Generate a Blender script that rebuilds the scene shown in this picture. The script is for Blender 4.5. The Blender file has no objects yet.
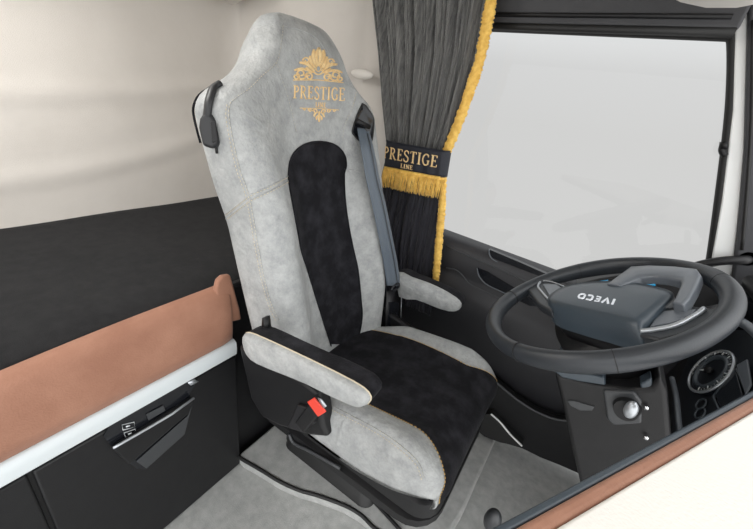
import bpy, math, random
import numpy as np
from mathutils import Vector, Matrix
from mathutils.bvhtree import BVHTree
random.seed(4)
COL = bpy.context.scene.collection

# ------------------------------------------------------------------ camera model
R = np.array([[0.828, 0.543, 0.139], [0.338, -0.286, -0.897], [-0.447, 0.790, -0.420]])
_u, _s, _v = np.linalg.svd(R); R = _u @ _v
CAM = np.array([0.561, -0.765, 1.208]); F = 351.68

def ray(px, py):
    d = R.T @ np.array([px - 376.5, py - 264.5, F]); return d / np.linalg.norm(d)
def hit(px, py, n, c):
    d = ray(px, py); n = np.array(n, float)
    return Vector(CAM + d * ((c - n @ CAM) / (n @ d)))
def onx(x, *ps): return [hit(a, b, (1, 0, 0), x) for a, b in ps]
def ony(y, *ps): return [hit(a, b, (0, 1, 0), y) for a, b in ps]
def onz(z, *ps): return [hit(a, b, (0, 0, 1), z) for a, b in ps]

# ------------------------------------------------------------------ materials
def mat(name, base, rough=.6, var=None, vscale=8., bump=0., bscale=200., metal=0., sheen=0., spec=.5, coat=0., wrinkle=0., detail=6., trans=0., emit=None, mottle=(.35, .65), stretch=None, bdist=.002, nrough=.6):
    m = bpy.data.materials.new(name); m.use_nodes = True
    nt = m.node_tree; b = nt.nodes['Principled BSDF']
    b.inputs['Base Color'].default_value = (*base, 1); b.inputs['Roughness'].default_value = rough
    b.inputs['Metallic'].default_value = metal; b.inputs['Specular IOR Level'].default_value = spec
    b.inputs['Sheen Weight'].default_value = sheen; b.inputs['Sheen Roughness'].default_value = .4
    b.inputs['Coat Weight'].default_value = coat
    tc = nt.nodes.new('ShaderNodeTexCoord')
    if stretch:
        mpn = nt.nodes.new('ShaderNodeMapping'); mpn.inputs['Scale'].default_value = stretch
        nt.links.new(tc.outputs['Object'], mpn.inputs['Vector']); src = mpn.outputs['Vector']
    else: src = tc.outputs['Object']
    if var:
        n = nt.nodes.new('ShaderNodeTexNoise'); n.inputs['Scale'].default_value = vscale; n.inputs['Detail'].default_value = detail
        n.inputs['Roughness'].default_value = nrough
        r = nt.nodes.new('ShaderNodeValToRGB'); r.color_ramp.elements[0].position = mottle[0]; r.color_ramp.elements[1].position = mottle[1]
        r.color_ramp.elements[0].color = (*base, 1); r.color_ramp.elements[1].color = (*var, 1)
        nt.links.new(src, n.inputs['Vector']); nt.links.new(n.outputs['Fac'], r.inputs['Fac'])
        nt.links.new(r.outputs['Color'], b.inputs['Base Color'])
    last = None
    if wrinkle:
        n = nt.nodes.new('ShaderNodeTexNoise'); n.inputs['Scale'].default_value = 14; n.inputs['Detail'].default_value = 4
        n.inputs['Distortion'].default_value = 1.6
        bp = nt.nodes.new('ShaderNodeBump'); bp.inputs['Strength'].default_value = wrinkle; bp.inputs['Distance'].default_value = .01
        nt.links.new(tc.outputs['Object'], n.inputs['Vector']); nt.links.new(n.outputs['Fac'], bp.inputs['Height'])
        last = bp
    if bump:
        n = nt.nodes.new('ShaderNodeTexNoise'); n.inputs['Scale'].default_value = bscale; n.inputs['Detail'].default_value = 3
        bp = nt.nodes.new('ShaderNodeBump'); bp.inputs['Strength'].default_value = bump; bp.inputs['Distance'].default_value = bdist
        nt.links.new(src, n.inputs['Vector']); nt.links.new(n.outputs['Fac'], bp.inputs['Height'])
        if last: nt.links.new(last.outputs['Normal'], bp.inputs['Normal'])
        last = bp
    if last: nt.links.new(last.outputs['Normal'], b.inputs['Normal'])
    if emit:
        b.inputs['Emission Color'].default_value = (*emit[0], 1); b.inputs['Emission Strength'].default_value = emit[1]
    return m

M = {}
M['nubuck'] = mat('grey nubuck leather', (.275, .285, .287), .55, (.43, .44, .435), 26, .5, 130, sheen=.08, wrinkle=.45, detail=12., nrough=.78, bdist=.004, mottle=(.36, .64))
M['suede'] = mat('black suede', (.005, .005, .007), .9, (.022, .022, .027), 22, .5, 300, sheen=.02, spec=.25, mottle=(.42, .72), detail=9.)
M['stitch'] = mat('cream thread', (.60, .52, .38), .7)
M['goldstitch'] = mat('ochre thread', (.50, .33, .12), .7)
M['gold'] = mat('gold embroidery thread', (.74, .47, .20), .45, (.88, .66, .34), 90, .5, 500, sheen=.2)
M['fringe'] = mat('golden yellow fringe', (.70, .39, .06), .6, (.95, .62, .14), 60, .6, 300, sheen=.3)
M['velvet'] = mat('grey velvet', (.065, .066, .066), .8, (.19, .19, .182), 5, .6, 12, sheen=.4, stretch=(26, 8, 1.2), bdist=.02, nrough=.65)
M['velvetdark'] = mat('dark navy velvet lining', (.009, .009, .014), .85, (.026, .026, .034), 5, .5, 12, sheen=.1, stretch=(20, 8, 1.6), bdist=.02)
M['navy'] = mat('black navy satin', (.010, .012, .020), .6, bump=.3, bscale=400)
M['cream'] = mat('cream wall fabric', (.66, .62, .57), .85, (.70, .66, .61), 5, .35, 500)
M['creamplastic'] = mat('cream plastic', (.72, .69, .64), .5)
M['mattress'] = mat('black mattress cloth', (.012, .012, .013), .9, (.018, .018, .019), 30, .6, 500, sheen=.02, spec=.3)
M['brown'] = mat('brown nubuck leather', (.30, .14, .088), .75, (.37, .185, .12), 9, .4, 260, sheen=.12, wrinkle=.12)
M['rail'] = mat('pale satin rail plastic', (.66, .71, .73), .3, coat=.2)
M['blackplastic'] = mat('black grained plastic', (.008, .008, .009), .45, (.011, .011, .012), 30, .25, 500, spec=.35)
M['blackgloss'] = mat('black gloss plastic', (.010, .011, .014), .18)
M['doorplastic'] = mat('dark grey door plastic', (.020, .020, .023), .5, (.026, .026, .030), 6, .3, 500)
M['headerplastic'] = mat('dark grey header plastic', (.05, .051, .056), .6, (.058, .059, .064), 10, .3, 500)
M['wheelplastic'] = mat('slate grey wheel leather', (.024, .028, .033), .36, (.030, .034, .040), 20, .25, 500)
M['hubplastic'] = mat('slate blue grey plastic', (.045, .060, .075), .30, bump=.2, bscale=500)
M['frameplastic'] = mat('grey satin plastic', (.13, .145, .165), .30)
M['shoulderplastic'] = mat('charcoal plastic', (.015, .016, .018), .45)
M['satin'] = mat('satin silver plastic', (.50, .53, .56), .28, metal=.6)
M['chrome'] = mat('bright chrome', (.85, .87, .9), .12, metal=1.)
M['carpet'] = mat('grey velour carpet', (.37, .375, .365), .95, (.48, .485, .47), 30, .8, 350, sheen=.3, wrinkle=.05)
M['rubber'] = mat('black rubber', (.012, .012, .012), .55)
M['belt'] = mat('slate grey belt webbing', (.10, .125, .155), .4, bump=.5, bscale=300, sheen=.2)
M['beltdark'] = mat('black belt webbing', (.015, .015, .017), .4, bump=.4, bscale=300)
M['red'] = mat('red plastic', (.78, .07, .045), .35)
M['greyplastic'] = mat('mid grey plastic', (.045, .048, .052), .4, bump=.2, bscale=400)
M['white'] = mat('white painted metal', (.82, .83, .82), .3)
M['whitetop'] = mat('white nubuck dash cover', (.82, .79, .74), .6, bump=.2, bscale=300)
M['dial'] = mat('dark dial face', (.012, .015, .020), .3)
M['dialgrey'] = mat('grey dial ring', (.07, .085, .10), .35)
M['tick'] = mat('white dial print', (.75, .78, .8), .5)
M['blue'] = mat('plain blue patch', (.03, .30, .55), .25)
M['screen'] = mat('grey screen glass', (.02, .024, .03), .12)
g = bpy.data.materials.new('clear window glass'); g.use_nodes = True
nt = g.node_tree; nt.nodes.clear()
o_ = nt.nodes.new('ShaderNodeOutputMaterial'); mx = nt.nodes.new('ShaderNodeMixShader'); tr = nt.nodes.new('ShaderNodeBsdfTransparent')
gl = nt.nodes.new('ShaderNodeBsdfGlossy'); gl.inputs['Roughness'].default_value = .02; tr.inputs['Color'].default_value = (.97, .98, .98, 1)
mx.inputs['Fac'].default_value = .02
nt.links.new(tr.outputs[0], mx.inputs[1]); nt.links.new(gl.outputs[0], mx.inputs[2]); nt.links.new(mx.outputs[0], o_.inputs['Surface'])
M['glass'] = g

# ------------------------------------------------------------------ helpers
def empty(name, loc, label, cat, group=None):
    o = bpy.data.objects.new(name, None); COL.objects.link(o); o.location = loc
    o['label'] = label; o['category'] = cat
    if group: o['group'] = group
    bpy.context.view_layer.update()
    return o
def mesh(name, V, Fc, m, parent=None, smooth=True, label=None, cat=None, kind=None, bevel=0, seg=3, solid=0, auto=None):
    me = bpy.data.meshes.new(name); me.from_pydata([tuple(v) for v in V], [], [tuple(f) for f in Fc]); me.validate(); me.update()
    me.materials.append(M[m] if isinstance(m, str) else m)
    o = bpy.data.objects.new(name, me); COL.objects.link(o)
    import bmesh
    bm = bmesh.new(); bm.from_mesh(me); bmesh.ops.recalc_face_normals(bm, faces=bm.faces); bm.to_mesh(me); bm.free()
    if smooth: me.polygons.foreach_set('use_smooth', [True] * len(me.polygons))
    if auto is not None or bevel: me.set_sharp_from_angle(angle=math.radians(auto or 40))
    if solid:
        s = o.modifiers.new('solid', 'SOLIDIFY'); s.thickness = solid; s.offset = -1
    if bevel:
        b = o.modifiers.new('bevel', 'BEVEL'); b.width = bevel; b.segments = seg; b.limit_method = 'ANGLE'; b.angle_limit = math.radians(38)
        b.harden_normals = False
    if parent is not None:
        o.parent = parent
        o.matrix_parent_inverse = parent.matrix_world.inverted()
    if label: o['label'] = label
    if cat: o['category'] = cat
    if kind: o['kind'] = kind
    return o
def join(*parts):
    V = []; Fc = []
    for v, f in parts:
        n = len(V); V += [Vector(a) for a in v]; Fc += [tuple(i + n for i in q) for q in f]
    return V, Fc
def ext(pts, vec):
    pts = [Vector(p) for p in pts]; vec = Vector(vec); n = len(pts)
    V = pts + [p + vec for p in pts]
    Fc = [tuple(range(n)), tuple(range(2 * n - 1, n - 1, -1))] + [(i, (i + 1) % n, n + (i + 1) % n, n + i) for i in range(n)]
    return V, Fc
def box(x0, x1, y0, y1, z0, z1):
    return ext([(x0, y0, z0), (x1, y0, z0), (x1, y1, z0), (x0, y1, z0)], (0, 0, z1 - z0))
def spline(pts, n=8, closed=False):
    P = [Vector(p) for p in pts]; out = []; L = len(P)
    rng = range(L) if closed else range(L - 1)
    for i in rng:
        g4 = [P[(i - 1) % L] if closed or i > 0 else P[0] * 2 - P[1], P[i], P[(i + 1) % L], P[(i + 2) % L] if closed or i + 2 < L else P[-1] * 2 - P[-2]]
        for k in range(n):
            t = k / n
            out.append(.5 * ((2 * g4[1]) + (g4[2] - g4[0]) * t + (2 * g4[0] - 5 * g4[1] + 4 * g4[2] - g4[3]) * t * t + (-g4[0] + 3 * g4[1] - 3 * g4[2] + g4[3]) * t ** 3))
    if not closed: out.append(P[-1].copy())
    return out
def tube(pts, r, n=8, closed=False, sm=0, flat=None):
    P = spline(pts, sm, closed) if sm else [Vector(p) for p in pts]
    L = len(P); V = []; Fc = []
    up = None
    for i, p in enumerate(P):
        a = P[(i - 1) % L] if (closed or i) else p; b = P[(i + 1) % L] if (closed or i < L - 1) else p
        t = (b - a)
        if t.length < 1e-9: t = Vector((0, 0, 1))
        t.normalize()
        if up is None:
            up = Vector((0, 0, 1)) if abs(t.z) < .9 else Vector((1, 0, 0))
        s = t.cross(up); s.normalize(); up = s.cross(t)
        rr = r(i / (L - 1)) if callable(r) else r
        for k in range(n):
            an = 2 * math.pi * k / n
            V.append(p + s * math.cos(an) * rr + up * math.sin(an) * rr * (flat or 1))
    for i in range(L if closed else L - 1):
        j = (i + 1) % L
        for k in range(n): Fc.append((i * n + k, i * n + (k + 1) % n, j * n + (k + 1) % n, j * n + k))
    if not closed:
        Fc.append(tuple(range(n))[::-1]); Fc.append(tuple((L - 1) * n + k for k in range(n)))
    return V, Fc
def grid(rows):
    n = len(rows[0]); V = [p for r in rows for p in r]; Fc = []
    for i in range(len(rows) - 1):
        for j in range(n - 1): Fc.append((i * n + j, i * n + j + 1, (i + 1) * n + j + 1, (i + 1) * n + j))
    return V, Fc
def loft(rings, cap=True):
    n = len(rings[0]); V = [p for r in rings for p in r]; Fc = []
    for i in range(len(rings) - 1):
        for j in range(n): Fc.append((i * n + j, i * n + (j + 1) % n, (i + 1) * n + (j + 1) % n, (i + 1) * n + j))
    if cap: Fc.append(tuple(range(n))); Fc.append(tuple((len(rings) - 1) * n + k for k in range(n)))
    return V, Fc
def cyl(c, ax, r, h, n=32, r2=None):
    c = Vector(c); ax = Vector(ax).normalized(); s = ax.orthogonal().normalized(); t = ax.cross(s); r2 = r if r2 is None else r2
    a = [c + (s * math.cos(2 * math.pi * k / n) + t * math.sin(2 * math.pi * k / n)) * r for k in range(n)]
    b = [c + ax * h + (s * math.cos(2 * math.pi * k / n) + t * math.sin(2 * math.pi * k / n)) * r2 for k in range(n)]
    return loft([a, b])
def ellipsoid(c, A, B, C_, n=16, m=10):
    c = Vector(c); A, B, C_ = Vector(A), Vector(B), Vector(C_); rings = []
    for i in range(m + 1):
        ph = math.pi * (i / m) * .998 + .003
        rings.append([c + (A * math.cos(2 * math.pi * k / n) + B * math.sin(2 * math.pi * k / n)) * math.sin(ph) + C_ * math.cos(ph) for k in range(n)])
    return loft(rings)
def interp(tab, x):
    xs = [a[0] for a in tab]
    return float(np.interp(x, xs, [a[1] for a in tab]))
def smoothtab(tab, n=6):
    P = spline([Vector((a[0], a[1], 0)) for a in tab], n); return [(p.x, p.y) for p in P]

# lettering: strokes in a box 1 high, thick and thin serif strokes
def arc(cx, cy, rx, ry, a0, a1, n=10):
    return [(cx + rx * math.cos(math.radians(a0 + (a1 - a0) * i / n)), cy + ry * math.sin(math.radians(a0 + (a1 - a0) * i / n))) for i in range(n + 1)]
T, t_ = .17, .08
GL = {
 'P': (.66, [([(.18, 0), (.18, 1)], T), ([(.03, .03), (.36, .03)], t_), ([(.03, .97), (.3, .97)], t_), ([(.2, .95)] + arc(.33, .72, .25, .23, 90, -90) + [(.2, .49)], .11)]),
 'R': (.76, [([(.18, 0), (.18, 1)], T), ([(.03, .03), (.33, .03)], t_), ([(.03, .97), (.3, .97)], t_), ([(.2, .95)] + arc(.33, .73, .23, .22, 90, -90) + [(.2, .51)], .11), ([(.36, .5), (.66, .03), (.76, .03)], .13)]),
 'E': (.66, [([(.18, 0), (.18, 1)], T), ([(.03, .03), (.6, .03), (.62, .22)], t_), ([(.03, .97), (.56, .97), (.58, .8)], t_), ([(.2, .52), (.46, .52)], t_), ([(.46, .42), (.46, .62)], .05)]),
 'S': (.58, [([(.5, .72), (.5, .95)], .05), ([(.48, .82)] + arc(.29, .76, .2, .2, 30, 225, 12) + arc(.3, .25, .21, .23, 60, -155, 12), .12), ([(.07, .05), (.07, .28)], .05)]),
 'T': (.70, [([(.35, 0), (.35, .97)], T), ([(.05, .8), (.06, .96), (.64, .96), (.65, .8)], t_), ([(.2, .03), (.5, .03)], t_)]),
 'I': (.36, [([(.18, 0), (.18, 1)], T), ([(.03, .03), (.33, .03)], t_), ([(.03, .97), (.33, .97)], t_)]),
 'G': (.76, [(arc(.4, .5, .32, .46, 50, 330, 18), .13), ([(.64, .1), (.64, .42)], .13), ([(.5, .43), (.76, .43)], t_), ([(.63, .72), (.63, .93)], .05)]),
 'L': (.60, [([(.18, 0), (.18, 1)], T), ([(.03, .97), (.33, .97)], t_), ([(.03, .03), (.55, .03), (.57, .24)], t_)]),
 'N': (.80, [([(.15, 0), (.15, 1)], .08), ([(.13, .98), (.66, .02)], T), ([(.66, 0), (.66, 1)], .08), ([(.03, .03), (.28, .03)], t_), ([(.53, .97), (.8, .97)], t_)]),
}
B_ = .34
GB = {
 'I': (.34, [([(.17, 0), (.17, 1)], B_)]),
 'V': (.95, [([(.1, 1), (.47, .05), (.85, 1)], B_)]),
 'E': (.72, [([(.62, .1), (.14, .1), (.14, .9), (.62, .9)], B_), ([(.14, .5), (.55, .5)], B_)]),
 'C': (.85, [([(.8, .1), (.3, .1), (.13, .3), (.13, .7), (.3, .9), (.8, .9)], B_)]),
 'O': (.95, [([(.3, .1), (.12, .3), (.12, .7), (.3, .9), (.65, .9), (.83, .7), (.83, .3), (.65, .1), (.3, .1), (.2, .2)], B_)]),
}
def word(text, font, gap=.12):
    x = 0; S = []
    for ch in text:
        if ch == ' ': x += .4; continue
        w, st = font[ch]
        for pl, th in st: S.append(([(x + a, b) for a, b in pl], th))
        x += w + gap
    return S, x - gap
def ribbon(strokes, mp, lift, sub=.25):
    """strokes in uv -> raised ribbons; mp(u,v,off) gives a 3D point"""
    parts = []
    for pl, th in strokes:
        Q = []
        for i in range(len(pl) - 1):
            a, b = pl[i], pl[i + 1]; n = max(1, int(math.hypot(b[0] - a[0], b[1] - a[1]) / sub))
            for k in range(n): Q.append((a[0] + (b[0] - a[0]) * k / n, a[1] + (b[1] - a[1]) * k / n))
        Q.append(pl[-1]); V = []; Fc = []; L = len(Q)
        for i, q in enumerate(Q):
            a = Q[max(i - 1, 0)]; b = Q[min(i + 1, L - 1)]; dx, dy = b[0] - a[0], b[1] - a[1]; l = math.hypot(dx, dy) or 1
            h = th(i / (L - 1)) / 2 if callable(th) else th / 2
            nx, ny = -dy / l * h, dx / l * h
            V += [mp(q[0] + nx, q[1] + ny, -.0005), mp(q[0] + nx * .8, q[1] + ny * .8, lift), mp(q[0] - nx * .8, q[1] - ny * .8, lift), mp(q[0] - nx, q[1] - ny, -.0005)]
        for i in range(L - 1):
            for k in range(4): Fc.append((i * 4 + k, i * 4 + (k + 1) % 4, i * 4 + 4 + (k + 1) % 4, i * 4 + 4 + k))
        Fc += [(0, 1, 2, 3), tuple((L - 1) * 4 + k for k in (3, 2, 1, 0))]
        parts.append((V, Fc))
    return join(*parts)

# ------------------------------------------------------------------ SETTING
DY = .60     # door plane
# floor: lower aisle, raised seat platform
mesh('floor', *box(-.9, 1.35, -1.3, .66, -.14, -.10), 'carpet', kind='structure', smooth=False)
edge_px = [(243, 459), (262, 470), (280, 481), (300, 490), (318, 495), (345, 505), (362, 515), (380, 531)]
plat = [(p.x, p.y) for p in onz(-.045, *edge_px)]
plat = [(-.21, plat[0][1])] + plat + [(.47, -.06), (.535, -.02), (.555, .12), (.565, DY), (-.21, DY)]
mesh('trim_1', *ext([(x, y, -.10) for x, y in plat], (0, 0, .055)), 'carpet', kind='structure', bevel=.012, label='raised carpeted platform under the seat')
mesh('trim_2', *tube(spline([Vector((x, y - .002, -.045)) for x, y in plat[:10]], 4), .0065, 8), 'rubber', kind='structure', label='black edge strip of the carpeted platform')

# rear wall with soft moulded creases, as a relief grid
def rear_pt(y, z):
    d = 0
    # soft horizontal mouldings
    a = 1.075 + .10 * (y + .5) + .12 * max(0, y + .05) ** 1.5
    d += .006 * math.exp(-((z - a) / .03) ** 2)
    b = .84 + .22 * max(0, y + .6) ** 2
    d += .006 * math.exp(-((z - b) / .03) ** 2)
    d += .018 * math.exp(-((z - .55) / .12) ** 2)
    return Vector((-.9 + d, y, z))
rows = []
for i in range(81):
    z = .5 + 1.2 * i / 80
    r = [rear_pt(-1.5 + 1.75 * j / 70, z) for j in range(71)]
    # rounded corner into the driver side wall
    for k in range(1, 9):
        an = math.pi / 2 * k / 8
        r.append(Vector((-.9 + .05 * (1 - math.cos(an)), .25 + .10 * math.sin(an), z)))
    r += [Vector((-.78, .375, z)), Vector((-.62, .43, z)), Vector((-.50, .50, z)), Vector((-.44, .585, z)), Vector((-.40, DY + .01, z)), Vector((-.2, DY + .01, z))]
    rows.append(r)
mesh('wall_rear', *grid(rows), 'cream', kind='structure', solid=.02)
# lower dark part of the side wall behind the door opening and under the bunk
mesh('wall_driver', *box(-.9, -.0, DY, DY + .03, -.1, .75), 'blackplastic', kind='structure', smooth=False)
mesh('ceiling', *box(-.92, 1.0, -1.3, DY + .05, 1.62, 1.66), 'cream', kind='structure', smooth=False)
# overhead rear locker underside (top left)
lk = ext([(-.88, -1.2, 1.62), (-.88, -1.2, 1.47), (-.80, -1.2, 1.452), (-.66, -1.2, 1.50), (-.62, -1.2, 1.62)], (0, 1.48, 0))
lo = mesh('overhead_locker', *lk, 'creamplastic', bevel=.02, label='pale overhead locker along the top of the rear wall', cat='locker')

# door: lower panel
prof = [(DY + .04, .748), (DY - .012, .748), (DY - .03, .742), (DY - .045, .722), (DY - .052, .700), (DY - .050, .62), (DY - .052, .60), (DY - .075, .575), (DY - .085, .53), (DY - .09, .45), (DY - .075, .30), (DY - .05, .25), (DY - .03, .0), (DY + .04, -.06)]
rings = []
for x in np.linspace(-.02, 1.30, 40):
    dz = -.043 * (x - .09) if x < .6 else -.022
    rings.append([Vector((x, y, z + dz * min(1, max(0, z / .7)))) for y, z in prof])
door = mesh('door_1', *loft(rings), 'doorplastic', kind='structure', auto=50)
# window opening in the door: frame, seal, glass
wq = ony(DY, (480, 27), (726, 36), (733, 42), (731, 110), (720, 200), (711, 262), (707, 275))
wfr = [Vector((p.x, p.y, p.z)) for p in wq]
header = ext([(.0, DY + .02, 1.478), (.715, DY + .02, 1.482), (.72, DY + .02, 1.64), (.0, DY + .02, 1.64)], (0, -.075, 0))
mesh('trim_3', *header, 'headerplastic', kind='structure', bevel=.008, label='dark grey panel over the door window')
mesh('trim_4', *tube([(-.05, DY - .06, 1.500), (.3, DY - .06, 1.503), (.69, DY - .06, 1.507)], .006, 8), 'blackplastic', kind='structure')
mesh('trim_7', *tube([(-.05, DY - .05, 1.472), (.3, DY - .05, 1.473), (.71, DY - .05, 1.477)], .011, 8), 'rubber', kind='structure')
# seal
mesh('window_1', *tube([Vector((-.1, DY, 1.474))] + wfr[:1] + spline(wfr[1:], 6), .013, 8), 'rubber', kind='structure')
w1 = bpy.data.objects['window_1']
mesh('pane', [(-.1, DY + .012, .70), (.97, DY + .012, .70), (.95, DY + .012, .86), (.735, DY + .012, 1.48), (-.1, DY + .012, 1.48)], [(0, 1, 2, 3, 4)], 'glass', parent=w1, smooth=False)
# door rear frame hidden behind the curtain
mesh('trim_5', *box(-.42, .03, DY - .005, DY + .03, .70, 1.64), 'creamplastic', kind='structure', smooth=False, label='door pillar behind the curtain')
# front pillar: black inner frame, white door frame, dark outer trim
def slab_y(name, y, ps, th, m, **k):
    return mesh(name, *ext(ony(y, *ps), (0, th, 0)), m, **k)
slab_y('window_frame', DY - .005, [(731, 34), (738, 34), (736, 110), (726, 200), (716, 275), (707, 275), (718, 200), (729, 110), (732, 60)], .03, 'headerplastic', parent=w1, bevel=.004)
slab_y('trim_6', DY - .015, [(736, 8), (749, 8), (748, 110), (741, 200), (731, 285), (707, 285), (722, 200), (733, 110)], .03, 'white', kind='structure', label='white painted door frame edge', bevel=.004)
slab_y('wall_front_pillar', DY - .03, [(749, 0), (775, -5), (775, 300), (730, 300), (738, 235), (745, 150)], .06, 'headerplastic', kind='structure', bevel=.006)
sl = tube(ony(DY - .032, (753, 20), (752, 110), (748, 180), (742, 250)), .004, 6, sm=6)
mesh('trim_8', *sl, 'rubber', kind='structure')
# window catch
ct = mesh('window_catch', *join(tube(ony(DY - .02, (724, 143), (722, 150), (725, 156)), .008, 8, sm=4), ext(ony(DY - .03, (722, 142), (728, 142), (728, 149), (721, 149)), (0, .03, 0))), 'blackplastic', parent=w1)

# door details: pocket slot, grip recess, lower pocket
def slab_n(pts, th): return ext(pts, th)
slot = ony(DY - .035, (489, 249), (492, 257), (500, 262), (535, 277), (560, 290), (575, 290), (560, 280), (545, 273), (520, 262))
mesh('door_slot', *ext([p + Vector((0, -.004, 0)) for p in slot], (0, .02, 0)), 'blackgloss', parent=door, smooth=False, label='glossy dark slot in the door top')
mesh('slot_edge', *tube(ony(DY - .042, (489, 249), (490, 256), (497, 262), (520, 272), (545, 284)), .002, 6, sm=5), 'frameplastic', parent=door)
mesh('sill_edge', *tube(ony(DY - .052, (447, 247), (478, 260), (510, 274), (545, 290)), .003, 6, sm=5), 'greyplastic', parent=door)
gr = ony(DY - .06, (477, 268), (481, 278), (487, 285), (500, 292), (515, 299), (530, 306), (540, 306), (520, 292), (500, 280), (487, 272))
mesh('grip_recess', *ext(gr, (0, .02, 0)), 'blackgloss', parent=door, smooth=False)
mesh('grip_edge', *tube(ony(DY - .062, (477, 268), (479, 276), (486, 284), (500, 291), (515, 298)), .002, 6, sm=5), 'frameplastic', parent=door)
mesh('contour_line', *tube(ony(DY - .082, (446, 268), (456, 270), (463, 276), (470, 284), (490, 294), (510, 303)), .0025, 6, sm=5), 'greyplastic', parent=door)
pk = ony(.50, (470, 362), (482, 372), (497, 383), (515, 398), (535, 411), (555, 419), (572, 421), (592, 480), (560, 466), (540, 458), (522, 449), (505, 444), (490, 440), (470, 425))
mesh('door_pocket', *ext(pk, (0, .035, 0)), 'blackplastic', parent=door, bevel=.006, label='moulded lower door pocket')
mesh('pocket_rim', *tube(ony(.497, (482, 372), (497, 383), (515, 398), (535, 411), (555, 419), (572, 421)), .005, 6, sm=5), 'greyplastic', parent=door)
mesh('pocket_strip', *tube(ony(.455, (491, 414), (500, 422), (510, 434), (522, 446)), .004, 6, sm=5), 'white', parent=door, label='thin white strip')
mesh('kick_panel', *ext(ony(.46, (470, 415), (491, 414), (500, 424), (522, 447), (500, 443), (484, 437), (470, 425)), (0, .05, 0)), 'rubber', parent=door, bevel=.004)

# ------------------------------------------------------------------ BUNK
bk = empty('sleeper_bunk', (-.55, -.45, -.1), 'bunk with black mattress, brown leather edge and pale rail over a black base', 'bunk')
rows = []
for i in range(25):
    x = -.232 - .65 * i / 24
    rows.append([Vector((x, -1.4 + 1.72 * j / 50, .672 + .034 * (i / 24) + .0012 * math.sin(j * .5 + i * .4) - (.02 * max(0, 1 - i / 3) ** 2))) for j in range(51)])
mesh('mattress', *grid(rows), 'mattress', parent=bk, solid=.16)
# brown padded board: section in x,z swept in y, rounded end
def sweep_y(sec, ys, dfn=None):
    rings = []
    for y in ys:
        rings.append([Vector((x, y, z)) if dfn is None else dfn(x, y, z) for x, z in sec])
    return loft(rings)
sec = [(-.235, .50), (-.21, .488), (-.197, .495), (-.193, .53), (-.193, .60), (-.197, .655), (-.21, .683), (-.23, .69), (-.25, .675), (-.25, .52)]
ys = list(np.linspace(-1.35, -.26, 60)) + [-.245, -.235, -.228, -.224]
def brw(x, y, z):
    k = 1 - max(0, (y + .26) / .036) ** 2 * .18
    return Vector((-.222 + (x + .222) * k, y, .59 + (z - .59) * (1 - max(0, (y + .26) / .036) ** 2 * .06) + .003 * math.sin(y * 9) * (1 if z > .6 else 0) - (.006 + .036 * max(0, -.26 - y)) * (1 if z > .6 else 0)))
mesh('padded_board', *sweep_y(sec, ys, brw), 'brown', parent=bk, label='brown leather padded board')
mesh('board_flap', *ext(onx(-.205, (216, 290), (218, 281), (223, 276.5), (231, 275), (240, 308), (242, 320), (229, 323), (218, 318)), (-.018, 0, 0)), 'brown', parent=bk, bevel=.007, label='brown leather flap at the board end')
sec = [(-.235, .432), (-.205, .432), (-.195, .438), (-.193, .46), (-.195, .482), (-.205, .489), (-.235, .489)]
ys = list(np.linspace(-1.35, -.235, 20)) + [-.225, -.219, -.216]
mesh('rail', *sweep_y(sec, ys), 'rail', parent=bk, auto=50, label='pale satin rail')
# cabinet below
cab = [(-.22, -1.35), (-.22, -.215), (-.5, -.20), (-.5, -1.35)]
mesh('base_cabinet', *box(-.86, -.212, -1.35, -.205, -.10, .430), 'blackplastic', parent=bk, bevel=.006)
mesh('end_panel', *box(-.86, -.235, -.205, .55, -.10, .66), 'blackplastic', parent=bk, bevel=.004)
mesh('front_panel', *ext([(-.212, -.70, -.09), (-.212, -.212, -.09), (-.212, -.212, .424), (-.212, -.70, .424)], (.010, 0, 0)), 'blackplastic', parent=bk, bevel=.006, label='black front panel')
fp2 = mesh('side_panel', *ext([(-.212, -1.3, -.09), (-.212, -.708, -.09), (-.212, -.708, .424), (-.212, -1.3, .424)], (.010, 0, 0)), 'blackplastic', parent=bk, bevel=.006)
# handle recess
X0 = -.2
hp = mesh('handle_recess', *ext(onx(X0, (103, 436), (112, 420), (190, 377), (197, 380), (190, 392), (184, 430), (146, 469), (136, 468), (118, 455)), (.002, 0, 0)), 'blackgloss', parent=bk, smooth=False)
scoop = onx(X0 + .003, (136, 461), (188, 415), (193, 400), (184, 434), (146, 468))
mesh('scoop', *ext(scoop, (.003, 0, 0)), 'greyplastic', parent=hp, bevel=.001)
b0, b1, b2, b3 = onx(X0 + .016, (113, 449), (194, 398), (190, 413), (129, 465))
bar = ext([b0, b1, b2, b3], (-.014, 0, 0))
mesh('handle', *bar, 'blackplastic', parent=hp, bevel=.004)
mesh('handle_edge', *tube(onx(X0 + .017, (113, 448), (122, 443), (150, 427), (172, 414), (194, 398)), .0035, 8), 'satin', parent=hp, label='pale satin handle edge')
for q in ([(122, 425), (134, 422), (135, 427), (123, 430)], [(124, 433), (135, 429), (136, 434), (126, 438)]):
    P = onx(X0 + .004, *q)
    V1 = tube(P, .0012, 5, closed=True)
    V2 = tube([(P[0] + P[3]) / 2 * .7 + (P[1] + P[2]) / 2 * .3, (P[0] + P[3]) / 2 * .4 + (P[1] + P[2]) / 2 * .6], .002, 5)
    mesh('printed_symbol', *join(V1, V2), 'tick', parent=hp)
mesh('switch_plate', *ext(onx(X0 + .003, (146, 414), (163, 405), (165, 410), (148, 420)), (.003, 0, 0)), 'greyplastic', parent=hp, bevel=.001)
mesh('latch_clip', *ext(onx(X0 + .003, (187, 382), (194, 379), (198, 381), (190, 385)), (.004, 0, 0)), 'satin', parent=bk)

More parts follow.
